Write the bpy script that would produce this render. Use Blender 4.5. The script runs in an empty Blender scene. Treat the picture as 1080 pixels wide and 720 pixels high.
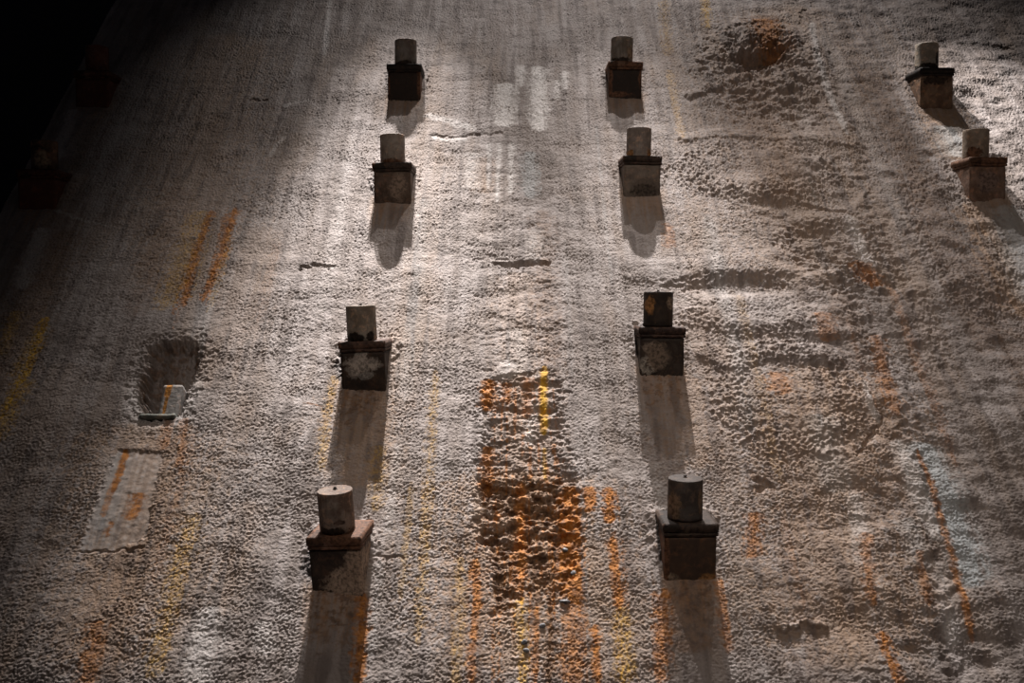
import bpy, bmesh, math, random
import numpy as np
from mathutils import Vector, Matrix, noise as mn

S = bpy.context.scene
C = S.collection
random.seed(4)
rng = np.random.default_rng(11)

# ------------------------------------------------------------------ camera
TH = math.radians(42.8); F = 1050.0; D = 10.0; CZ = 1.6
cd = bpy.data.cameras.new('camera'); cam = bpy.data.objects.new('camera', cd); C.objects.link(cam)
cd.sensor_width = 36.0; cd.lens = F / 1080.0 * 36.0; cd.clip_end = 300
cam.location = (0, -D, CZ); cam.rotation_euler = (math.pi / 2 + TH, 0, 0)
S.camera = cam

def at(px, py, out=0.0):
    """point of the plane standing `out` metres in front of the wall, seen at a photo pixel"""
    u = (px - 540) / F; v = (360 - py) / F
    yy = math.cos(TH) - v * math.sin(TH); zz = math.sin(TH) + v * math.cos(TH)
    t = (D - out) / yy
    return u * t, CZ + zz * t

# ------------------------------------------------------------------ helpers
def tag(o, label=None, cat=None, group=None, kind=None):
    if label: o['label'] = label
    if cat: o['category'] = cat
    if group: o['group'] = group
    if kind: o['kind'] = kind
    return o

def obj(name, bm, mat, parent=None, smooth=True):
    me = bpy.data.meshes.new(name); bm.to_mesh(me); bm.free()
    o = bpy.data.objects.new(name, me); C.objects.link(o)
    if mat: me.materials.append(mat)
    if smooth:
        for p in me.polygons: p.use_smooth = True
    if parent: o.parent = parent
    return o

class NT:
    def __init__(s, name):
        s.m = bpy.data.materials.new(name); s.m.use_nodes = True
        s.t = s.m.node_tree; s.b = s.t.nodes['Principled BSDF']; s.L = s.t.links
    def n(s, kind, **kw):
        n = s.t.nodes.new(kind)
        for k, v in kw.items(): setattr(n, k, v)
        return n
    def set(s, sock, v):
        if hasattr(v, 'is_output'): s.L.new(v, sock)
        elif isinstance(v, tuple) and len(v) == 3 and sock.type == 'RGBA': sock.default_value = (*v, 1)
        else: sock.default_value = v
    def math(s, op, a, b=0.0, clamp=False):
        n = s.n('ShaderNodeMath', operation=op, use_clamp=clamp); s.set(n.inputs[0], a); s.set(n.inputs[1], b); return n.outputs[0]
    def noise(s, vec, scale, detail=4, rough=.55, dist=0.0, w=None):
        n = s.n('ShaderNodeTexNoise'); 
        if w is not None: n.noise_dimensions = '4D'; n.inputs['W'].default_value = w
        s.L.new(vec, n.inputs['Vector']); n.inputs['Scale'].default_value = scale
        n.inputs['Detail'].default_value = detail; n.inputs['Roughness'].default_value = rough
        n.inputs['Distortion'].default_value = dist
        return n.outputs['Fac']
    def rng(s, v, a, b, c=0.0, d=1.0, smooth=True):
        n = s.n('ShaderNodeMapRange', interpolation_type='SMOOTHSTEP' if smooth else 'LINEAR')
        s.set(n.inputs['Value'], v); n.inputs['From Min'].default_value = a; n.inputs['From Max'].default_value = b
        n.inputs['To Min'].default_value = c; n.inputs['To Max'].default_value = d
        return n.outputs['Result']
    def mix(s, f, a, b, mode='MIX'):
        n = s.n('ShaderNodeMix', data_type='RGBA', blend_type=mode)
        s.set(n.inputs[0], f); s.set(n.inputs[6], a); s.set(n.inputs[7], b); return n.outputs[2]
    def scale(s, vec, sc):
        n = s.n('ShaderNodeMapping'); s.L.new(vec, n.inputs['Vector']); n.inputs['Scale'].default_value = sc; return n.outputs[0]
    def bump(s, h, strength, dist):
        n = s.n('ShaderNodeBump'); s.L.new(h, n.inputs['Height']); n.inputs['Strength'].default_value = strength
        n.inputs['Distance'].default_value = dist; s.L.new(n.outputs[0], s.b.inputs['Normal'])

# ------------------------------------------------------------------ wall surface
X0, X1 = -7.95, 12.2
xs = np.concatenate([np.arange(X0, 10.9, 0.0115), np.linspace(10.9, X1 + 4, 160)[1:]])
zl = [0.0]
while zl[-1] < 21.6:
    z = zl[-1]
    if z < 5.6: d = 0.06
    else:
        e = math.atan2(z - CZ, D); d = 0.88 * 10 / math.cos(e) ** 2 * .95 / F * .95
    zl.append(z + min(max(d, .0105), .021 if z > 5.6 else 1))
zs = np.array(zl)
NX, NZ = len(xs), len(zs)
XX, ZZ = np.meshgrid(xs, zs)

N = 2048
fx = np.fft.fftfreq(N, .01)          # cycles per metre
FX, FZ = np.meshgrid(fx, np.fft.rfftfreq(N, .01), indexing='ij')   # axis0 = z, axis1 = x
def band(lx, lz, sharp=2.0, seed=0, slope=0.0):
    """gaussian noise with feature size lx by lz metres, sampled on the wall grid"""
    r = np.random.default_rng(seed)
    s = np.fft.rfft2(r.standard_normal((N, N)))
    q = np.sqrt((FX * lz) ** 2 + (FZ * lx) ** 2) + 1e-6
    if slope: filt = q ** -slope / (1 + np.exp((0.8 - q) * 6)) ; filt[(q > 60) | (q < .3)] = 0
    else: filt = np.exp(-np.abs(np.log(q)) ** 2 * sharp)
    s *= filt
    a = np.fft.irfft2(s, (N, N)); a /= a.std()
    # sample (bilinear)
    fi = ((xs - X0) / .01) % N; i0 = fi.astype(int); ff = (fi - i0).astype(np.float32)
    fj = (zs / .01) % N; j0 = fj.astype(int); gg = (fj - j0).astype(np.float32)
    i1 = (i0 + 1) % N; j1 = (j0 + 1) % N
    A = a[j0][:, i0] * (1 - ff) + a[j0][:, i1] * ff
    B = a[j1][:, i0] * (1 - ff) + a[j1][:, i1] * ff
    return (A * (1 - gg[:, None]) + B * gg[:, None])
def ss(a, b, x):
    t = np.clip((x - a) / (b - a), 0, 1); return t * t * (3 - 2 * t)

fineA = band(.052, .048, 2.2, 1)
fineB = band(.030, .030, 2.5, 2)
med = band(.22, .18, 1.5, 3)
big = band(.9, .6, 1.6, 4)
huge = band(3.5, 2.4, 1.5, 5)
horiz = band(.9, .10, 1.5, 6)
vert = band(.10, 1.8, 1.4, 7)
vert2 = band(.28, 3.5, 1.4, 8)
edge = band(.12, .14, 1.0, 9)
spot = band(.05, .05, 1.5, 10)
modu = band(1.6, 1.6, 1.2, 12)
speck = band(.05, .10, 1.2, 13)

frac = np.clip(band(.55, .34, seed=20, slope=1.35), -2.6, 2.6)       # broken, many-sized rubble
fineP = np.clip(band(.056, .05, seed=22, slope=1.0), -2.6, 2.6)
frac2 = np.clip(band(.30, .22, seed=21, slope=1.1), -2.6, 2.6)
def poly_sdf(pts):
    """approximate signed distance (metres, + inside) to a polygon given in photo pixels"""
    W = [at(*p) for p in pts]
    n = len(W); dmin = np.full(XX.shape, 1e9); inside = np.zeros(XX.shape, bool)
    mx0 = min(w[0] for w in W) - 1.2; mx1 = max(w[0] for w in W) + 1.2
    mz0 = min(w[1] for w in W) - 1.2; mz1 = max(w[1] for w in W) + 1.2
    ia, ib = np.searchsorted(xs, [mx0, mx1]); ja, jb = np.searchsorted(zs, [mz0, mz1])
    x = XX[ja:jb, ia:ib]; z = ZZ[ja:jb, ia:ib]
    dm = np.full(x.shape, 1e9); ins = np.zeros(x.shape, bool)
    for k in range(n):
        ax, az = W[k]; bx, bz = W[(k + 1) % n]
        ex, ez = bx - ax, bz - az
        t = np.clip(((x - ax) * ex + (z - az) * ez) / (ex * ex + ez * ez + 1e-9), 0, 1)
        dm = np.minimum(dm, np.hypot(x - ax - t * ex, z - az - t * ez))
        c = ((az > z) != (bz > z)) & (x < (bx - ax) * (z - az) / (bz - az + 1e-12) + ax)
        ins ^= c
    out = np.full(XX.shape, -9.0); out[ja:jb, ia:ib] = np.where(ins, dm, -dm)
    return out

def streak(pts, w, seedoff=0.0, ragged=.8, fade=.12):
    """a vertical run: polyline in photo pixels (top first), half width w in pixels"""
    W = [at(*p) for p in pts]
    W.sort(key=lambda a: a[1])
    zz = np.array([p[1] for p in W]); xx = np.array([p[0] for p in W])
    mid = pts[len(pts) // 2]
    a = at(mid[0], mid[1]); b = at(mid[0] + w, mid[1]); wm = abs(b[0] - a[0]) * 1.5
    cx = np.interp(zs, zz, xx)[:, None]
    L = zz[-1] - zz[0]
    env = ss(zz[0] - .02, zz[0] + fade * L + .02, zs) * (1 - ss(zz[-1] - fade * L * .5, zz[-1] + .02, zs))
    ia, ib = np.searchsorted(xs, [xx.min() - wm * 3, xx.max() + wm * 3]); ja, jb = np.searchsorted(zs, [zz[0] - .05, zz[-1] + .05])
    q = (slice(ja, jb), slice(ia, ib))
    rag = (vert[q] * .35 + edge[q] * .45 + fineA[q] * .35 + med[q] * .35) * ragged
    d = np.abs(XX[q] - cx[ja:jb]) / (wm * (.35 + .65 * env[ja:jb, None]))
    out = np.zeros(XX.shape)
    out[q] = (1 - ss(.15, 1.35, d + rag * .42)) * ss(0, .25, env[ja:jb])[:, None]
    return out

def line(pts, w, px=True):
    """thin polyline distance field 0..1"""
    W = [at(*p) for p in pts]
    m = np.zeros(XX.shape)
    for (ax, az), (bx, bz) in zip(W[:-1], W[1:]):
        ia, ib = np.searchsorted(xs, [min(ax, bx) - .4, max(ax, bx) + .4]); ja, jb = np.searchsorted(zs, [min(az, bz) - .4, max(az, bz) + .4])
        x = XX[ja:jb, ia:ib] + edge[ja:jb, ia:ib] * .012; z = ZZ[ja:jb, ia:ib] + med[ja:jb, ia:ib] * .02
        ex, ez = bx - ax, bz - az
        t = np.clip(((x - ax) * ex + (z - az) * ez) / (ex * ex + ez * ez + 1e-9), 0, 1)
        d = np.hypot(x - ax - t * ex, z - az - t * ez)
        m[ja:jb, ia:ib] = np.maximum(m[ja:jb, ia:ib], 1 - ss(w * .4, w, d))
    return m

def blob(px, py, rx, ry):
    """soft ellipse centred at a photo pixel, radii in pixels"""
    cx, cz = at(px, py); ax = abs(at(px + rx, py)[0] - cx); az = abs(at(px, py - ry)[1] - cz)
    d = np.hypot((XX - cx) / ax, (ZZ - cz) / az) + edge * .07 + med * .05
    return 1 - ss(.45, 1.15, d)

# --- roughness of the sprayed surface
rough_amp = np.ones(XX.shape)
patch = poly_sdf([(124, 474), (173, 477), (163, 520), (154, 566), (122, 581), (82, 581)])
patchm = ss(-.03, .03, patch + edge * .012)
pocket = poly_sdf([(156, 366), (163, 361), (185, 358), (210, 362), (211, 378), (201, 401), (195, 420), (190, 437), (172, 441), (153, 440), (146, 425), (144, 404), (151, 385)])
pocketm = ss(-.02, .0, pocket)
rough_amp *= 1 - .9 * patchm
rough_amp *= 1 - .55 * ss(-.02, .05, pocket)

BOX = [  # px, py of the plate's front edge, name of look
    (96, 74), (37.5, 178), (426, 67), (413, 171), (381, 360), (351, 567), (660, 64.5), (678, 164), (699, 345), (729, 553), (989, 71), (1043, 165.5)]
boxw = [at(px, py, .4525) for px, py in BOX]
# smoother chases filled with mortar under the anchors
for (bx, bz) in boxw:
    z1 = bz - .40
    m = (1 - ss(.26, .34, np.abs(XX - bx) + edge * .02)) * (1 - ss(z1 - .05, z1, ZZ)) * ss(z1 - 1.9, z1 - 1.3, ZZ + med * .15)
    rough_amp *= 1 - .35 * m

spall = poly_sdf([(512, 402), (540, 398), (586, 398), (592, 430), (590, 470), (604, 505), (612, 560), (604, 600), (585, 640), (560, 600), (540, 640), (528, 650), (520, 600), (506, 560), (506, 500), (514, 450)])
spallm = ss(-.10, .10, spall + edge * .02 + frac * .05)
hole = poly_sdf([(776, 62), (784, 52), (805, 50), (832, 46), (823, 62), (805, 70), (788, 73)])
roughzone = np.maximum(blob(805, 75, 80, 60), np.maximum(blob(550, 265, 60, 150) * .3, blob(900, 280, 60, 40) * .7))
roughzone = np.maximum(roughzone, blob(545, 365, 50, 40) * .25)

bil = np.abs(fineA) * 1.35 - 1.0
H = .0038 * (.35 * fineA + .2 * fineB + 1.05 * fineP - 1.1 * np.clip(-fineP - .9, 0, 2)) * rough_amp * (1 + .3 * np.clip(modu, -1.5, 1.5)) * (1 + .6 * ss(11, 17, ZZ)) 
H += .0060 * med * (.25 + .9 * np.clip(roughzone * .4, 0, 1.1)) + .0022 * frac2 * (.5 + ss(2, 4, XX)) * (1 - patchm) * (1 - .8 * patchm)
H += .020 * frac * np.clip(roughzone, 0, 1) * (ss(2, 3.5, XX) * .8 + .2)
H += .012 * big * (.25 + .6 * ss(3, 5, XX + 0 * ZZ) + .8 * roughzone) * (1 - .8 * patchm)
H += .012 * huge * (.6 + ss(2.5, 4.5, XX))
# horizontal pour ledges and tears
led = np.clip(horiz - 1.1, 0, 2)
H -= .014 * led * (.12 + 1.0 * roughzone + .35 * spallm + .12 * ss(2, 4, XX)) * (1 - patchm)
for pts, w, d in [([(523, 278), (540, 280), (556, 277), (577, 277)], .06, .06), ([(455, 143), (476, 146), (500, 142), (528, 141)], .045, .016),
                  ([(318, 283), (330, 280), (352, 281)], .045, .03), ([(672, 285), (720, 288), (790, 279), (830, 276), (870, 290)], .34, -.022),
                  ([(722, 146), (760, 141), (800, 146), (860, 147), (905, 151)], .16, -.03), ([(745, 370), (775, 385), (800, 372), (850, 372), (880, 375)], .22, -.035),
                  ([(868, 270), (893, 278), (914, 290), (922, 302)], .05, .06), ([(816, 205), (838, 206), (843, 210)], .06, .06),
                  ([(845, 215), (870, 220), (890, 222)], .05, .04), ([(985, 50), (1010, 44), (1065, 50), (1078, 48)], .09, .012),
                  ([(1050, 48), (1068, 51)], .06, .05), ([(930, 440), (918, 462), (905, 480)], .04, .04), ([(905, 395), (918, 425), (926, 437)], .05, -.03),
                  ([(800, 505), (812, 512), (800, 515)], .06, .05), ([(508, 561), (530, 560), (548, 563), (575, 562), (600, 566)], .045, .022),
                  ([(508, 510), (540, 508), (560, 511), (590, 512)], .04, .02), ([(525, 430), (560, 432), (585, 432)], .05, .04),
                  ([(821, 662), (838, 660), (850, 655), (870, 660)], .05, -.04), ([(393, 587), (425, 587)], .03, .03), ([(608, 579), (625, 578)], .02, .03),
                  ([(83, 581), (110, 580), (150, 578)], .022, .02), ([(728, 100), (750, 92), (772, 84), (800, 76)], .14, -.05), ([(745, 60), (765, 45), (800, 38)], .12, -.03),
                  ([(265, 105), (280, 106)], .05, .03), ([(580, 600), (582, 640), (578, 720)], .012, .02)]:
    H -= d * line(pts, w)
# panel joint on the right : the right side stands back a little
jp = sorted([at(*p)[::-1] for p in [(835, -10), (858, 30), (878, 75), (900, 140), (925, 240), (935, 300), (960, 420), (985, 560), (1010, 760)]])
jx = np.interp(zs, [p[0] for p in jp], [p[1] for p in jp])[:, None]
H -= .045 * ss(-.12, .12, XX - jx + .10 * big + .03 * med) * (1 - ss(1.2, 3.0, XX - jx)) 
# bulges
H += .07 * blob(800, 180, 90, 30) + .06 * blob(830, 420, 80, 60) + .05 * blob(1010, 250, 50, 70) + .05 * blob(790, 330, 70, 25)
H -= .07 * blob(880, 255, 60, 25) + .05 * blob(770, 300, 60, 14) + .04 * blob(940, 330, 50, 60)
# cratered hole top right
H -= .26 * ss(-.10, .14, hole + edge * .01)
H -= .05 * ss(-.5, .0, hole) * (1 + .6 * med)
H += .035 * blob(858, 45, 8, 14) + .035 * blob(866, 66, 8, 12)
# spalled joint : eroded in ledges
H -= .032 * spallm * (1 + .06 * np.clip(horiz, -2, 2) + .24 * frac + .16 * np.abs(frac2) + .22 * vert * (ZZ < at(540, 560)[1]))
H -= .05 * ss(0, .2, poly_sdf([(508, 504), (560, 508), (598, 506), (604, 560), (598, 585), (510, 585)]) + .04 * frac) * (1 + .28 * frac + .12 * frac2)
H -= .03 * (streak([(525, 580), (528, 640)], 5) + streak([(570, 585), (568, 640)], 6))
# smooth patch and anchor pocket
H -= .010 * patchm
zc = at(175, 400)[1]
depth = .16 + .34 * ss(zc + .75, zc - .45, ZZ) * 1.0
H -= depth * ss(-.03, .12, pocket + .004 * edge + .02 * frac2) 
H -= .03 * ss(-.22, .0, pocket + .05 * med) * (1 + .8 * fineA * .5)
# mortar collars round the anchors' rear corners
for i, (bx, bz) in enumerate(boxw):
    m = (1 - ss(.30, .46, np.abs(XX - bx) + .03 * med + .015 * edge)) * ss(bz - .30, bz + .05, ZZ + .04 * med) * (1 - ss(bz + .40, bz + .56, ZZ + .05 * med + .02 * edge))
    H += .035 * m

# --- masks
rust = np.zeros(XX.shape); ochre = rust.copy(); brown = rust.copy(); white = rust.copy(); blue = rust.copy(); tan = rust.copy()
def add(a, m, k=1.0): np.maximum(a, m * k, out=a)
gaps = ss(-.6, .6, speck + .35 * fineA)          # broken up runs
for p, w, k in [([(574, 386), (573, 420), (574, 458)], 3.2, 1.0), ([(574, 470), (575, 505)], 2, .6), ([(720, 0), (720, 2)], 1, .0)]:
    add(ochre, streak(p, w, ragged=.5), k)
for p, w, k in [([(460, 388), (456, 440), (450, 540), (440, 690)], 5, .42), ([(655, 640), (660, 725)], 9, .6), ([(208, 540), (196, 575), (175, 650), (160, 720)], 9, .55),
                ([(49, 334), (30, 385), (0, 445)], 5, 1.0), ([(44, 340), (12, 400)], 5, .6), ([(18, 328), (0, 375)], 7, .5), ([(30, 400), (-10, 470)], 9, .6), ([(742, -5), (747, 30)], 4, .6),
                ([(400, 470), (396, 540)], 7, .4), ([(212, 222), (170, 330)], 11, .45), ([(352, 395), (345, 440), (338, 500)], 4, .5), ([(549, 630), (552, 725)], 5, .7), ([(700, 0), (705, 60)], 6, .3)]:
    add(ochre, streak(p, w) * (.35 + .65 * gaps), k)
for p, w, k in [([(646, 566), (648, 600), (653, 645)], 4, .95), ([(600, 512), (601, 600), (606, 640)], 10, .95), ([(604, 620), (606, 725)], 12, .55), ([(621, 514), (622, 540)], 6, .8), ([(642, 514), (643, 552)], 6, .9),
                ([(628, 658), (630, 725)], 4, .8), ([(501, 590), (503, 650)], 5, .7), ([(500, 640), (497, 725)], 4, .6), ([(549, 505), (550, 640)], 5, .7), ([(566, 640), (565, 725)], 3, .6),
                ([(224, 222), (205, 270), (192, 325)], 4, .7), ([(249, 218), (233, 270), (212, 320)], 4, .75), ([(240, 225), (225, 300)], 4, .5), ([(133, 474), (124, 505), (118, 520)], 3, .9),
                ([(120, 510), (108, 545)], 3, .5), ([(146, 520), (142, 535), (136, 548)], 6, .7), ([(117, 550), (112, 565)], 3, .7), ([(104, 655), (90, 725)], 9, .5), ([(515, 400), (514, 432)], 7, .8),
                ([(515, 470), (514, 520)], 6, .7), ([(534, 402), (535, 425)], 4, .7), ([(557, 398), (556, 440)], 5, .5), ([(383, 625), (378, 725)], 6, .75), ([(700, 620), (696, 725)], 8, .6),
                ([(704, 235), (706, 262)], 5, .35), ([(968, 470), (990, 530), (1012, 610), (1030, 680)], 3.5, .6), ([(968, 580), (980, 640)], 4, .4), ([(912, 560), (920, 640)], 6, .5), ([(930, 665), (948, 725)], 6, .7),
                ([(796, 540), (794, 590)], 8, .5), ([(806, 20), (818, 55)], 13, .45), ([(905, 275), (925, 300)], 10, .5), ([(868, 330), (872, 360)], 9, .35), ([(817, 395), (822, 420)], 10, .4),
                ([(924, 350), (935, 400), (945, 440)], 7, .4), ([(758, 610), (768, 690)], 5, .5), ([(178, 440), (172, 475)], 5, .4), ([(195, 440), (190, 500)], 4, .4), ([(325, 425), (338, 428)], 3, .5)]:
    add(rust, streak(p, w) * (.8 + .2 * gaps), min(1, k * 1.1))
sp2 = ss(-.04, .12, spall + .05 * med)
add(brown, sp2 * (.45 + .55 * ss(-.5, .6, frac + .5 * frac2)), 1.0)
brown *= 1 - .7 * ss(at(540, 515)[1], at(540, 490)[1], ZZ + .04 * med)
add(rust, sp2 * ss(.5, 1.6, vert + .5 * edge + .4 * med), .5)
for p, w, k in [([(525, 570), (528, 650)], 5, .95), ([(568, 575), (566, 650)], 7, .9), ([(585, 570), (582, 640), (579, 725)], 4, .8), ([(550, 570), (548, 600)], 7, .8), ([(640, 655), (615, 700)], 5, 0.0),
                ([(805, 15), (820, 60)], 14, .6), ([(725, 600), (727, 690)], 24, .5)]:
    add(brown, streak(p, w), k)
add(brown, ss(-.12, .08, hole + .05 * med), .5)
add(brown, blob(600, 705, 50, 25), .35)
add(brown, ss(-.03, .06, pocket) * ss(.3, 1, med + .4), .5)
for p, w, k in [([(568, 70), (568, 105), (569, 140)], 7, .8), ([(534, 88), (532, 135)], 9, .7), ([(527, 150), (524, 215)], 2, .5), ([(540, 150), (538, 205)], 3, .5), ([(516, 150), (515, 200)], 2, .4), ([(550, 70), (549, 92)], 4, .6), ([(596, 75), (596, 95)], 3, .5), ([(587, 85), (587, 105)], 3, .5),
                ([(497, 160), (499, 200)], 6, .3), ([(566, 243), (564, 275)], 8, .4), ([(222, 640), (205, 725)], 13, .45), ([(348, 0), (342, 60)], 2, .4), ([(45, 240), (22, 305)], 8, .55), ([(38, 250), (30, 270)], 4, .4), ([(78, 115), (58, 170)], 6, .4),
                ([(947, 462), (962, 505), (990, 570)], 8, .6), ([(856, 20), (862, 60), (875, 100), (895, 145)], 3, .45), ([(895, 225), (912, 262), (922, 285)], 5, .45), ([(912, 400), (918, 430), (928, 445)], 3, .7),
                ([(902, 520), (915, 600)], 9, .3), ([(990, 590), (1010, 680)], 7, .35), ([(535, 380), (534, 398)], 7, .4), ([(275, 655), (278, 690)], 9, .3), ([(560, 415), (558, 470)], 4, .5)]:
    add(white, streak(p, w) * (.75 + .25 * gaps), min(1, k * 1.35))
add(white, line([(452, 122), (475, 128), (498, 135)], .12), .5)
add(white, line([(458, 145), (470, 148), (490, 146)], .08), .5)
add(white, line([(300, 112), (315, 108), (325, 106)], .05) + line([(300, 145), (290, 155), (285, 165)], .05), .35)
add(white, line([(60, 222), (85, 232), (115, 238)], .03), .35)
add(white, blob(300, 650, 8, 5), .3)
add(white, patchm * (.2 + .25 * ss(-1, 1, vert)), .6)
add(white, ss(-.28, .0, pocket) * (1 - ss(-.02, .02, pocket)) * (1 - ss(at(150, 415)[1], at(150, 385)[1], ZZ)), .4)
for p, w, k in [([(972, 462), (992, 510), (1015, 570), (1030, 620)], 15, .75), ([(958, 545), (975, 600)], 9, .4), ([(860, 440), (880, 520)], 14, .25), ([(545, 345), (550, 395)], 8, .15), ([(128, 478), (105, 560)], 10, .25), ([(558, 160), (560, 210)], 7, .4), ([(1000, 130), (1012, 165)], 12, .5), ([(1062, 215), (1090, 320)], 16, .35)]:
    add(blue, streak(p, w), min(1, k * 1.4))
for p, w, k in [([(155, 440), (130, 600), (90, 725)], 60, .45), ([(545, 490), (545, 725)], 70, .5), ([(860, 380), (900, 725)], 80, .4), ([(990, 105), (1012, 170)], 18, .6), ([(1022, 210), (1085, 340)], 16, .55),
                ([(830, 0), (850, 330)], 90, .25), ([(725, 395), (740, 500)], 28, .3), ([(385, 410), (375, 520)], 28, .4), ([(510, 165), (510, 205)], 10, .3), ([(235, 30), (180, 330)], 50, .3)]:
    add(tan, streak(p, w, ragged=1.3, fade=.25) * (.6 + .4 * ss(-.8, .8, vert2 + .5 * vert)), min(1, k * 1.8))
rr = random.Random(8)
def run(x, y0, y1, w):                                    # a run straight down the wall from a photo pixel
    X, _ = at(x, y0); pts = []
    for y in (y0, (y0 + y1) / 2, y1):
        cx = at(540, y)[0]; k = at(541, y)[0] - cx
        pts.append((540 + X / k, y))
    return streak(pts, w)
for _ in range(16):
    y0 = rr.uniform(540, 650); add(rust, run(rr.uniform(500, 655), y0, y0 + rr.uniform(60, 150), rr.uniform(1.2, 4)) * gaps, rr.uniform(.25, .7))
for _ in range(9):
    y0 = rr.uniform(215, 260); add(rr.choice([rust, ochre]), run(rr.uniform(205, 252), y0, y0 + rr.uniform(50, 100), rr.uniform(1, 3)) * gaps, rr.uniform(.3, .7))
for _ in range(26):
    y0 = rr.uniform(-10, 600); x = rr.uniform(150, 1060)
    add(rr.choice([white, white, ochre, rust, blue]), run(x, y0, y0 + rr.uniform(60, 240), rr.uniform(1.5, 7)) * (.5 + .5 * gaps), rr.uniform(.12, .35))
for _ in range(34):
    y0 = rr.uniform(-10, 600); x = rr.uniform(60, 1080)
    add(rr.choice([tan, brown]), run(x, y0, y0 + rr.uniform(120, 420), rr.uniform(6, 26)), rr.uniform(.12, .34))
for i, (bx, bz) in enumerate(boxw):                       # rust washed onto the wall beside and below each anchor
    m = (1 - ss(.30, .42, np.abs(XX - bx) + .04 * vert)) * (1 - ss(bz - .35, bz - .2, ZZ)) * ss(bz - 1.1, bz - .5, ZZ + .2 * vert)
    add(rust, m * ss(-.3, 1.2, vert + .9 * edge), .13); add(tan, m, .45)
for i, (bx, bz) in enumerate(boxw):
    m = (1 - ss(.24, .33, np.abs(XX - bx) + .04 * vert)) * (1 - ss(bz - .38, bz - .3, ZZ)) * ss(bz - 1.15, bz - .55, ZZ + .15 * frac2)
    add(brown, m * (.25 + .75 * ss(-.6, .8, frac2 + .5 * vert)), .65 if i in (4, 5, 8, 9) else .25)
damp = ss(.3, 1.8, vert2 + .3 * big)

def grid_mesh(name):
    me = bpy.data.meshes.new(name)
    nv = NX * NZ
    co = np.empty((nv, 3), np.float32)
    co[:, 0] = XX.ravel(); co[:, 1] = -H.ravel(); co[:, 2] = ZZ.ravel()
    idx = (np.arange(NZ - 1)[:, None] * NX + np.arange(NX - 1)[None]).ravel()
    q = np.stack([idx, idx + 1, idx + NX + 1, idx + NX], 1).astype(np.int32)
    me.vertices.add(nv); me.vertices.foreach_set('co', co.ravel())
    me.loops.add(q.size); me.loops.foreach_set('vertex_index', q.ravel())
    me.polygons.add(len(q)); me.polygons.foreach_set('loop_start', np.arange(0, q.size, 4, dtype=np.int32))
    me.polygons.foreach_set('use_smooth', np.ones(len(q), bool))
    me.update(calc_edges=True)
    c1 = me.color_attributes.new('stain_a', 'FLOAT_COLOR', 'POINT')
    a = np.stack([rust, ochre, brown, tan], -1).astype(np.float32).clip(0, 1); c1.data.foreach_set('color', a.ravel())
    c2 = me.color_attributes.new('stain_b', 'FLOAT_COLOR', 'POINT')
    a = np.stack([white, blue, damp, patchm], -1).astype(np.float32).clip(0, 1); c2.data.foreach_set('color', a.ravel())
    return me

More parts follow.
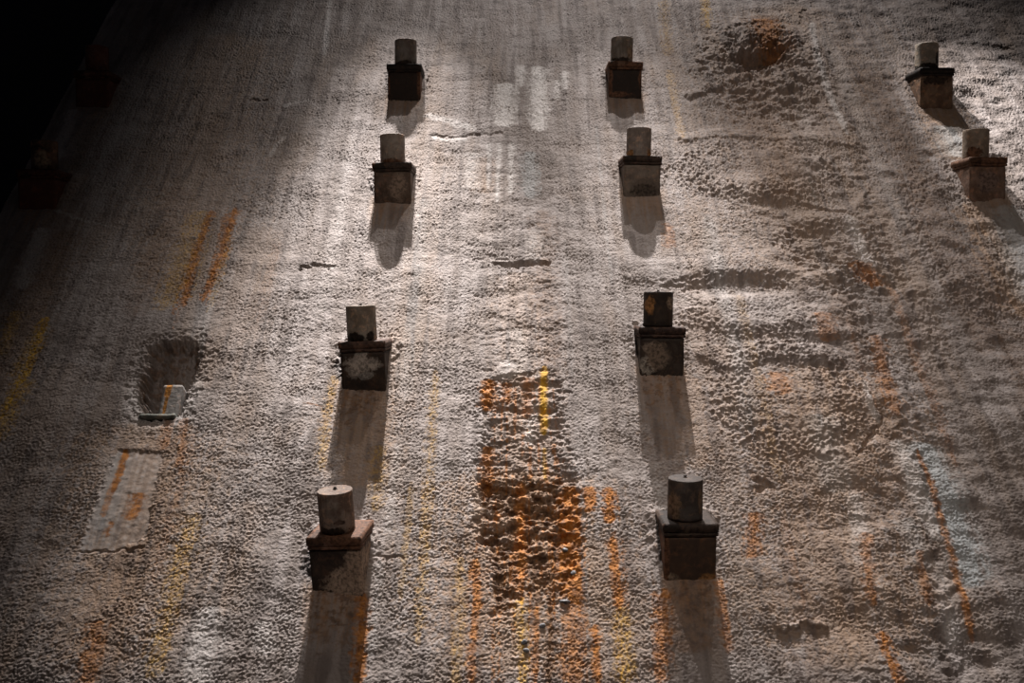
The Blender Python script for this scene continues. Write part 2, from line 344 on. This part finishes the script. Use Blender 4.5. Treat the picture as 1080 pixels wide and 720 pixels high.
def wall_material():
    g = NT('weathered_concrete')
    pos = g.n('ShaderNodeNewGeometry').outputs['Position']
    a = g.n('ShaderNodeVertexColor', layer_name='stain_a'); b = g.n('ShaderNodeVertexColor', layer_name='stain_b')
    sa = g.n('ShaderNodeSeparateColor'); g.L.new(a.outputs['Color'], sa.inputs[0])
    sb = g.n('ShaderNodeSeparateColor'); g.L.new(b.outputs['Color'], sb.inputs[0])
    n1 = g.noise(pos, .9, 5, .6); n2 = g.noise(pos, 9, 5, .65); n3 = g.noise(pos, 45, 4, .6)
    sv = g.scale(pos, (3.2, 1, .22)); n4 = g.noise(sv, 1.6, 5, .6)
    col = g.mix(g.rng(n1, .3, .7), (.325, .28, .255), (.41, .37, .352))
    n5 = g.noise(g.scale(pos, (7.5, 1, .5)), 1.5, 5, .65, .3); n6 = g.noise(g.scale(pos, (1.2, 1, .5)), .8, 6, .62, .5)
    col = g.mix(g.rng(n4, .40, .68, 0, .75), col, (.235, .195, .17))
    col = g.mix(g.rng(n5, .50, .72, 0, .35), col, (.20, .165, .145))
    col = g.mix(g.rng(n6, .48, .66, 0, .55), col, (.33, .255, .20))
    col = g.mix(g.rng(n5, .44, .30, 0, .35), col, (.55, .50, .475))
    col = g.mix(g.rng(n4, .50, .28, 0, .35), col, (.50, .46, .445))
    col = g.mix(g.rng(n2, .52, .75, 0, .45), col, (.20, .17, .155))
    col = g.mix(g.rng(n3, .58, .75, 0, .6), col, (.15, .125, .11))
    col = g.mix(g.math('MULTIPLY', a.outputs['Alpha'], .9), col, (.46, .31, .20))
    col = g.mix(g.math('MULTIPLY', sb.outputs[2], .7), col, (.19, .16, .145))
    col = g.mix(sb.outputs[0], col, (.80, .77, .74))
    col = g.mix(g.math('MULTIPLY', sb.outputs[1], .85), col, (.46, .50, .51))
    bc = g.mix(g.rng(n2, .35, .65), (.09, .048, .028), (.32, .19, .105))
    col = g.mix(g.rng(sa.outputs[2], .0, .85, 0, 1, False), col, bc)
    rc = g.mix(g.rng(n2, .35, .65), (.22, .085, .022), (.56, .215, .035))
    col = g.mix(g.rng(sa.outputs[0], .05, .75, 0, .95, False), col, rc)
    oc = g.mix(g.rng(n2, .35, .65), (.34, .18, .03), (.80, .47, .04))
    col = g.mix(g.rng(sa.outputs[1], .05, .85, 0, .95, False), col, oc)
    g.set(g.b.inputs['Base Color'], col)
    g.b.inputs['Roughness'].default_value = .78
    g.b.inputs['Specular IOR Level'].default_value = .35
    wob = g.n('ShaderNodeVectorMath', operation='ADD'); g.L.new(pos, wob.inputs[0])
    nc = g.n('ShaderNodeTexNoise'); g.L.new(pos, nc.inputs['Vector']); nc.inputs['Scale'].default_value = 14; nc.inputs['Detail'].default_value = 3
    wv = g.n('ShaderNodeVectorMath', operation='SCALE'); g.L.new(nc.outputs['Color'], wv.inputs[0]); wv.inputs['Scale'].default_value = .06
    g.L.new(wv.outputs[0], wob.inputs[1])
    def lumps(sc):
        v = g.n('ShaderNodeTexVoronoi', feature='F1'); g.L.new(wob.outputs[0], v.inputs['Vector']); v.inputs['Scale'].default_value = sc
        return g.math('SUBTRACT', 1.0, v.outputs['Distance'])
    h = g.math('ADD', g.math('MULTIPLY', g.math('ADD', lumps(25), g.math('MULTIPLY', lumps(48), .5)), .9), g.math('ADD', g.math('MULTIPLY', n3, .5), g.math('MULTIPLY', g.noise(pos, 90, 3, .6), .3)))
    h = g.math('MULTIPLY', h, g.math('SUBTRACT', 1.0, g.math('MULTIPLY', b.outputs['Alpha'], .75)))
    g.bump(h, .52, .013)
    return g.m
WALL = wall_material()
wme = grid_mesh('wall_back'); wme.materials.append(WALL)
wo = bpy.data.objects.new('wall_back', wme); C.objects.link(wo)
tag(wo, 'tall rough grey concrete retaining wall streaked with rust and lime', kind='structure')

def plain(name, col, rough=.85, bumpy=.3):
    g = NT(name); pos = g.n('ShaderNodeNewGeometry').outputs['Position']; n = g.noise(pos, 3, 5, .6)
    g.set(g.b.inputs['Base Color'], g.mix(n, tuple(c * .75 for c in col), tuple(min(1, c * 1.2) for c in col)))
    g.b.inputs['Roughness'].default_value = rough; g.bump(g.noise(pos, 25, 4), bumpy, .01); return g.m

def slab(name, a, b, mat):
    bm = bmesh.new(); bmesh.ops.create_cube(bm, size=1)
    for v in bm.verts:
        v.co = Vector([a[i] + (v.co[i] + .5) * (b[i] - a[i]) for i in range(3)])
    bmesh.ops.bevel(bm, geom=bm.edges[:], offset=.02, segments=1, affect='EDGES')
    o = obj(name, bm, mat, smooth=False); tag(o, kind='structure'); return o
dark = plain('void_dark', (.02, .02, .025)); conc = plain('raw_concrete', (.3, .28, .27))  # first tone is near black, putting the unlit void's darkness into the colour
edgec = plain('cut_concrete', (.34, .31, .29))
slab('trim_1', (X0 - .02, .08, 0), (X0 + .35, 1.2, 21.6), edgec)          # the wall's broken end
slab('void_wall_left', (-26, 7.0, 0), (-6, 7.4, 38), dark)  # added wall, coloured to stand in for the dark void past the concrete's end
slab('floor', (-26, -22, -.3), (18, 7.4, 0), conc)

# ------------------------------------------------------------------ anchors
def patch_material(name, dark, mid, patches, seed, speckle=.5, streak_z=False, rough=.7, edgecol=None):
    g = NT(name)
    tc = g.n('ShaderNodeTexCoord').outputs['Object']
    sep = g.n('ShaderNodeSeparateXYZ'); g.L.new(tc, sep.inputs[0])
    n1 = g.noise(tc, 5, 6, .65, .4, w=seed); n2 = g.noise(tc, 22, 5, .6, w=seed + 3)
    n3 = g.noise(g.scale(tc, (1, 1, .18)), 22, 4, .6, .3, w=seed + 7)
    col = g.mix(g.rng(n1, .38, .66), dark, mid)
    n4 = g.noise(tc, 11, 5, .7, .6, w=seed + 11)
    col = g.mix(g.rng(n4, .50, .68, 0, .45), col, tuple(min(1, v * q) for v, q in zip(mid, (2.3, 1.7, 1.3))))
    for (cx, cz, rx, rz, c) in patches:
        dx = g.math('DIVIDE', g.math('SUBTRACT', sep.outputs[0], cx), rx); dz = g.math('DIVIDE', g.math('SUBTRACT', sep.outputs[2], cz), rz)
        d = g.math('SQRT', g.math('ADD', g.math('MULTIPLY', dx, dx), g.math('MULTIPLY', dz, dz)))
        d = g.math('ADD', d, g.math('MULTIPLY', g.math('SUBTRACT', n1, .5), 2.2))
        d = g.math('ADD', d, g.math('MULTIPLY', g.math('SUBTRACT', n2, .5), 1.7))
        col = g.mix(g.rng(d, .75, 1.15, 1, 0), col, g.mix(g.rng(n2, .36, .62), tuple(v * .38 for v in c), tuple(min(1, v * 1.2) for v in c)))
    if streak_z: col = g.mix(g.rng(n3, .52, .72, 0, .6), col, tuple(v * .5 for v in dark))
    col = g.mix(g.rng(n2, .55, .75, 0, speckle), col, tuple(v * .45 for v in dark))
    g.set(g.b.inputs['Base Color'], col)
    g.b.inputs['Roughness'].default_value = rough; g.b.inputs['Specular IOR Level'].default_value = .3
    g.bump(g.math('ADD', n2, g.math('MULTIPLY', n1, .6)), .8, .014)
    return g.m

def rough_up(bm, amp, seed, freq=9):
    o = Vector((seed * 3.1, seed * 1.7, seed))
    for v in bm.verts:
        n = mn.noise_vector(v.co * freq + o) * amp + mn.noise_vector(v.co * freq * 4 + o) * amp * .4
        v.co += n

def box_bm(x0, x1, y0, y1, z0, z1, bev, amp, seed, slope=False):
    """local frame: y runs up the plate toward the wall, z is the tendon's axis; slope follows the wall plane"""
    bm = bmesh.new(); bmesh.ops.create_cube(bm, size=1)
    for v in bm.verts:
        x = x0 if v.co.x < 0 else x1; y = y0 if v.co.y < 0 else y1
        z = z1 if v.co.z > 0 else (min(y - .10, z1 - .01) if slope else z0)
        v.co = Vector((x, y, z))
    bmesh.ops.bevel(bm, geom=bm.edges[:], offset=bev, segments=2, affect='EDGES')
    bmesh.ops.triangulate(bm, faces=[f for f in bm.faces if len(f.verts) > 4])
    for _ in range(4):
        e = [e for e in bm.edges if e.calc_length() > .045]
        if not e: break
        bmesh.ops.subdivide_edges(bm, edges=e, cuts=1, use_grid_fill=True)
    rough_up(bm, amp, seed)
    return bm

def cap_bm(r, z0, z1, cy, seed, segs=56, rings=14):
    bm = bmesh.new(); prof = [(r * 1.0, z0)]
    for k in range(1, rings): prof.append((r, z0 + (z1 - z0 - .008) * k / rings))
    prof += [(r, z1 - .008), (r - .003, z1 - .002), (r - .009, z1), (r * .7, z1), (r * .35, z1)]
    loops = []
    for rr, z in prof:
        loops.append([bm.verts.new((rr * math.cos(2 * math.pi * k / segs), cy + rr * math.sin(2 * math.pi * k / segs), z)) for k in range(segs)])
    for a, b in zip(loops[:-1], loops[1:]):
        for k in range(segs): bm.faces.new((a[k], a[(k + 1) % segs], b[(k + 1) % segs], b[k]))
    c = bm.verts.new((0, cy, z1)); L = loops[-1]
    for k in range(segs): bm.faces.new((L[k], L[(k + 1) % segs], c))
    bm.faces.new(loops[0][::-1])
    rough_up(bm, .0028, seed, 6)
    return bm

def bolt_bm(x, y, z, r=.018, h=.03):
    bm = bmesh.new()
    lp = []
    for rr, zz in [(r * 1.5, z - .004), (r * 1.5, z + .005), (r, z + .006), (r, z + h * .8), (r * .75, z + h)]:
        lp.append([bm.verts.new((x + rr * math.cos(math.pi / 3 * k), y + rr * math.sin(math.pi / 3 * k), zz)) for k in range(6)])
    for a, b in zip(lp[:-1], lp[1:]):
        for k in range(6): bm.faces.new((a[k], a[(k + 1) % 6], b[(k + 1) % 6], b[k]))
    bm.faces.new(lp[-1]); bm.faces.new(lp[0][::-1])
    return bm

BLK = (.022, .015, .011); DB = (.05, .032, .022); RB = (.16, .075, .04); TN = (.30, .22, .15); PL = (.42, .37, .32); GR = (.27, .25, .225); OR = (.38, .19, .07)
RED = (.10, .035, .022)
SPEC = [  # body(dark, mid, patches), plate(dark, mid), cap(dark, mid, patches), cap dx, tilt(deg), label
    ((RED, (.13, .05, .035), []), (RED, (.16, .07, .05)), (RED, (.15, .08, .06), []), 0.0, 0,
     'rusty box anchor with round cap, the higher of two in the dark left column'),
    ((RED, (.12, .045, .03), []), (RED, (.15, .06, .04)), (DB, (.2, .12, .08), [(.02, .78, .12, .14, TN)]), 0.02, 0,
     'rusty box anchor with round cap, the lower of two in the dark left column'),
    ((BLK, (.03, .02, .015), [(.27, .3, .05, .3, RB), (-.28, .25, .03, .2, RB)]), (BLK, DB), ((.15, .12, .10), GR, [(0, .66, .2, .06, DB)]), .005, 0,
     'black-faced anchor box with grey round cap, topmost in the left-centre column'),
    ((DB, (.13, .09, .065), [(.1, .28, .16, .22, (.26, .19, .14))]), (DB, RB), ((.18, .14, .11), (.32, .28, .24), [(0, .66, .18, .06, RB)]), -.02, 0,
     'brown anchor box with pale streaked cap, second from the top in the left-centre column'),
    ((BLK, DB, [(-.03, .33, .22, .14, PL), (.05, .2, .12, .06, GR)]), ((.09, .05, .035), (.22, .13, .09)), ((.16, .13, .10), (.30, .26, .21), [(-.03, .68, .16, .07, BLK), (.13, .7, .06, .06, BLK)]), -.035, 0,
     'anchor box with chalky white smears on its dark face, third down in the left-centre column'),
    ((BLK, (.06, .04, .03), [(.12, .10, .26, .2, (.46, .34, .25)), (.22, .32, .13, .2, (.40, .29, .21))]), (RB, (.27, .15, .10)), ((.13, .09, .07), (.27, .22, .18), [(.08, .78, .06, .03, (.09, .06, .045)), (.0, .68, .2, .05, DB)]), -.02, 1.5,
     'large low anchor box with reddish plate, its dark face broken by a pale ragged patch'),
    ((BLK, (.03, .02, .015), [(-.1, .06, .25, .05, RB), (-.27, .3, .05, .3, RB), (.27, .35, .04, .2, RB)]), (RB, (.24, .14, .09)), ((.16, .13, .10), GR, [(0, .68, .2, .06, DB), (.13, .8, .06, .1, TN)]), -.045, 0,
     'black-faced anchor box with tan plate edge, topmost in the right-centre column'),
    (((.12, .095, .075), (.20, .165, .135), [(.05, .08, .22, .10, (.08, .06, .045))]), (DB, (.11, .06, .04)), ((.17, .14, .12), (.30, .26, .23), [(-.15, .68, .05, .08, OR), (.15, .68, .05, .08, OR)]), -.025, 0,
     'grey-brown anchor box with dark plate and rust-footed cap, second down in right-centre column'),
    ((BLK, (.06, .045, .035), [(-.2, .14, .12, .13, (.42, .38, .32)), (-.12, .36, .17, .08, (.28, .22, .17)), (-.05, .25, .16, .18, (.2, .15, .11))]), ((.07, .04, .03), (.20, .12, .08)), ((.022, .017, .014), (.05, .035, .025), [(-.13, .93, .06, .11, OR), (.14, .95, .05, .1, TN)]), -.025, -1,
     'anchor box with blackened tan-flecked cap and a pale block on its lower left face'),
    ((DB, (.085, .05, .03), [(-.24, .0, .13, .08, TN), (.24, .0, .12, .07, OR), (-.27, .25, .04, .3, RB)]), (DB, (.12, .08, .055)), ((.05, .04, .035), (.10, .085, .075), [(-.14, .8, .07, .18, (.24, .16, .1)), (.15, .88, .03, .15, (.2, .13, .08))]), -.025, -1,
     'large low anchor box with plain dark brown face and charcoal round cap'),
    (((.12, .075, .05), (.26, .17, .11), [(-.05, .42, .25, .07, DB)]), (BLK, DB), ((.24, .21, .17), (.40, .36, .30), [(.0, .68, .24, .06, BLK), (.14, .82, .06, .17, BLK)]), -.075, 0,
     'anchor box with black-stained white cap, the upper of the two at the right edge'),
    ((( .13, .08, .055), (.24, .16, .12), [(0, .25, .18, .16, (.22, .15, .12))]), (RB, (.26, .16, .11)), ((.20, .15, .11), (.34, .28, .22), [(-.1, .72, .1, .1, RB), (.17, .85, .03, .2, OR)]), -.075, 0,
     'anchor box with brown-stained beige cap, the lower of the two at the right edge'),
]
bolt_m = patch_material('blackened_steel', (.02, .016, .014), (.05, .04, .03), [], 99, rough=.6)
ROT = Matrix(((1, 0, 0), (0, math.sqrt(.5), -math.sqrt(.5)), (0, math.sqrt(.5), math.sqrt(.5)))).to_4x4()   # local y -> into wall+up, z -> out+up
POSE = {5: (6, -6, -3), 9: (3.5, 0, 0), 4: (1, -2, -2.5), 8: (1, 0, .5), 3: (0, -2, -1), 7: (0, 2, 1), 6: (0, 0, 1), 10: (0, 3, 0), 11: (0, 3, 0)}   # each tendon has its own lie: dip, spin, lean
for i, ((bx, bz), (body, plate, cap, cdx, tilt, label)) in enumerate(zip(boxw, SPEC)):
    dip, spin, lean = POSE.get(i, (0, 0, 0))
    R = ROT @ Matrix.Rotation(math.radians(dip), 4, 'X') @ Matrix.Rotation(math.radians(lean), 4, 'Y') @ Matrix.Rotation(math.radians(spin), 4, 'Z')
    corner = R @ Vector((0, -.014, .64))
    ax, az = at(BOX[i][0], BOX[i][1], -corner.y); org = Vector((ax - corner.x, 0, az - corner.z))
    root = bpy.data.objects.new('tieback_anchor', None); C.objects.link(root)
    root.empty_display_size = .3
    root.matrix_world = Matrix.Translation(org) @ R
    tag(root, label, 'wall anchor', 'tieback anchors on the concrete wall')
    mb = patch_material('anchor_box_steel', body[0], body[1], body[2], i * 2.3 + 1)
    mp = patch_material('anchor_plate_steel', tuple(v * .8 for v in plate[0]), tuple(v * .72 for v in plate[1]), [(.15, .6, .22, .2, plate[0]), (-.2, .58, .1, .1, tuple(v * .5 for v in plate[0]))], i * 3.1 + 40)
    mc = patch_material('anchor_cap_metal', cap[0], cap[1], cap[2], i * 1.9 + 80, streak_z=True, speckle=.3)
    obj('housing', box_bm(-.288, .288, 0, .50, 0, .50, .010, .0035, i, slope=True), mb, root)
    obj('flange', box_bm(-.30, .305, -.012, .535, .502, .540, .006, .003, i + 20), mp, root)
    obj('bearing_plate', box_bm(-.31, .31, -.014, .60, .543, .64, .008, .003, i + 40), mp, root)
    cp = obj('cap', cap_bm(.197, .638, 1.105, .255, i + 60), mc, root)
    cp.location.x = cdx
    obj('bolt', bolt_bm(0, .275, 1.105), bolt_m, cp)

# ------------------------------------------------------------------ capped tendon inside the open pocket
px, pz = at(176, 437, -.05)
root = bpy.data.objects.new('recessed_anchor_cap', None); C.objects.link(root)
root.matrix_world = Matrix.Translation((px, .16, pz)) @ Matrix.Rotation(math.radians(10), 4, 'X')
tag(root, 'small pale capped tendon with an orange drip, sitting inside the open pocket in the wall', 'wall anchor')
mk = patch_material('pale_cap', (.30, .285, .27), (.42, .40, .38), [(-.055, .38, .045, .14, (.62, .26, .04)), (-.05, .18, .02, .24, (.5, .22, .04))], 12, speckle=.1)  # pale tones lowered, so the pocket's shade is partly in the colour
obj('cap', box_bm(-.125, .125, -.10, .10, 0, .47, .012, .003, 3), mk, root)
mg = patch_material('green_grey_plate', (.13, .14, .12), (.21, .22, .195), [], 15)
obj('base_plate', box_bm(-.33, .14, -.19, .14, -.07, -.004, .015, .012, 5), mg, root)

# ------------------------------------------------------------------ pebbles exposed in the spalled joint
stone_m = patch_material('blue_grey_stone', (.12, .125, .13), (.25, .26, .275), [], 31, speckle=.3, rough=.5)
stone_l = ['pale grey pebble bedded in the orange streak, highest of the bare stones', 'blue-grey pebble bedded halfway down the orange streak',
           'flat dark slate chip at the foot of the orange streak', 'small blue-grey pebble low on the stained joint beside a thin rust line',
           'round grey pebble beneath the brown spalled patch', 'dark pebble lowest on the stained joint']
for k, (sx, sy, r) in enumerate([(596, 579, .03), (605, 603, .032), (596, 634, .04), (553, 677, .03), (572, 660, .032), (555, 686, .028)]):
    wx, wz = at(sx, sy)
    i = min(np.searchsorted(xs, wx), NX - 1); j = min(np.searchsorted(zs, wz), NZ - 1)
    h = H[j - 2:j + 3, i - 2:i + 3].mean()
    bm = bmesh.new(); bmesh.ops.create_icosphere(bm, subdivisions=3, radius=r)
    for v in bm.verts:
        v.co *= 1 + .35 * mn.noise(v.co * 28 + Vector((k * 5, 0, 0)))
        v.co.x *= 1.5 if k == 2 else 1.1; v.co.z *= .5 if k == 2 else .9; v.co.y *= .7
    o = obj('pebble', bm, stone_m); o.location = (wx, -h - r * .1, wz)
    tag(o, stone_l[k], 'stone', 'pebbles showing in the stained joint')

# ------------------------------------------------------------------ light
def spot(name, loc, target, watts, half, blend, col=(1, .93, .9), r=.08):
    l = bpy.data.lights.new(name, 'SPOT'); l.energy = watts; l.spot_size = math.radians(2 * half); l.spot_blend = blend
    l.color = col; l.shadow_soft_size = r
    o = bpy.data.objects.new(name, l); C.objects.link(o); o.location = loc
    o.rotation_euler = (Vector(target) - Vector(loc)).to_track_quat('-Z', 'Y').to_euler(); return o
spot('spot_lamp', (-2.7, -5.2, 29), (-1.7, 0, 14.4), 14000, 8.5, 1.0)
spot('spot_lamp', (-2.3, -5.2, 29), (-1.7, 0, 6.5), 42000, 10.5, 1.0)
spot('spot_lamp', (2.6, -5.2, 29), (1.7, 0, 13.6), 7500, 9, 1.0)
spot('spot_lamp', (2.5, -5.2, 29), (2.3, 0, 6.0), 24000, 10.5, 1.0)
spot('spot_lamp', (3.8, -5.2, 29), (9.6, 0, 13.4), 20000, 9, 1.0)
spot('spot_lamp', (6.8, -5.2, 29), (9.2, 0, 12.8), 11000, 8.5, 1.0)
spot('spot_lamp', (-3.6, -6.2, 30), (-4.2, 0, 1.0), 7000, 12, 1.0)
spot('spot_lamp', (5.4, -5.2, 29), (5.2, 0, 3.5), 7500, 12, 1.0)
spot('spot_lamp', (2.2, -8.5, 33), (3.0, 0, 17.6), 9500, 15, 1.0).scale = (2.3, 1, 1)
spot('spot_lamp', (2, -16, 12), (2.2, 0, 11.0), 2500, 33, 1.0, (1, .84, .73), .5)
w = bpy.data.worlds.new('world'); S.world = w; w.use_nodes = True
w.node_tree.nodes['Background'].inputs[0].default_value = (.9, .85, 1, 1); w.node_tree.nodes['Background'].inputs[1].default_value = .010

S.view_settings.view_transform = 'Standard'; S.view_settings.look = 'None'; S.view_settings.gamma = 1
S.view_settings.use_curve_mapping = False; S.view_settings.exposure = -.08
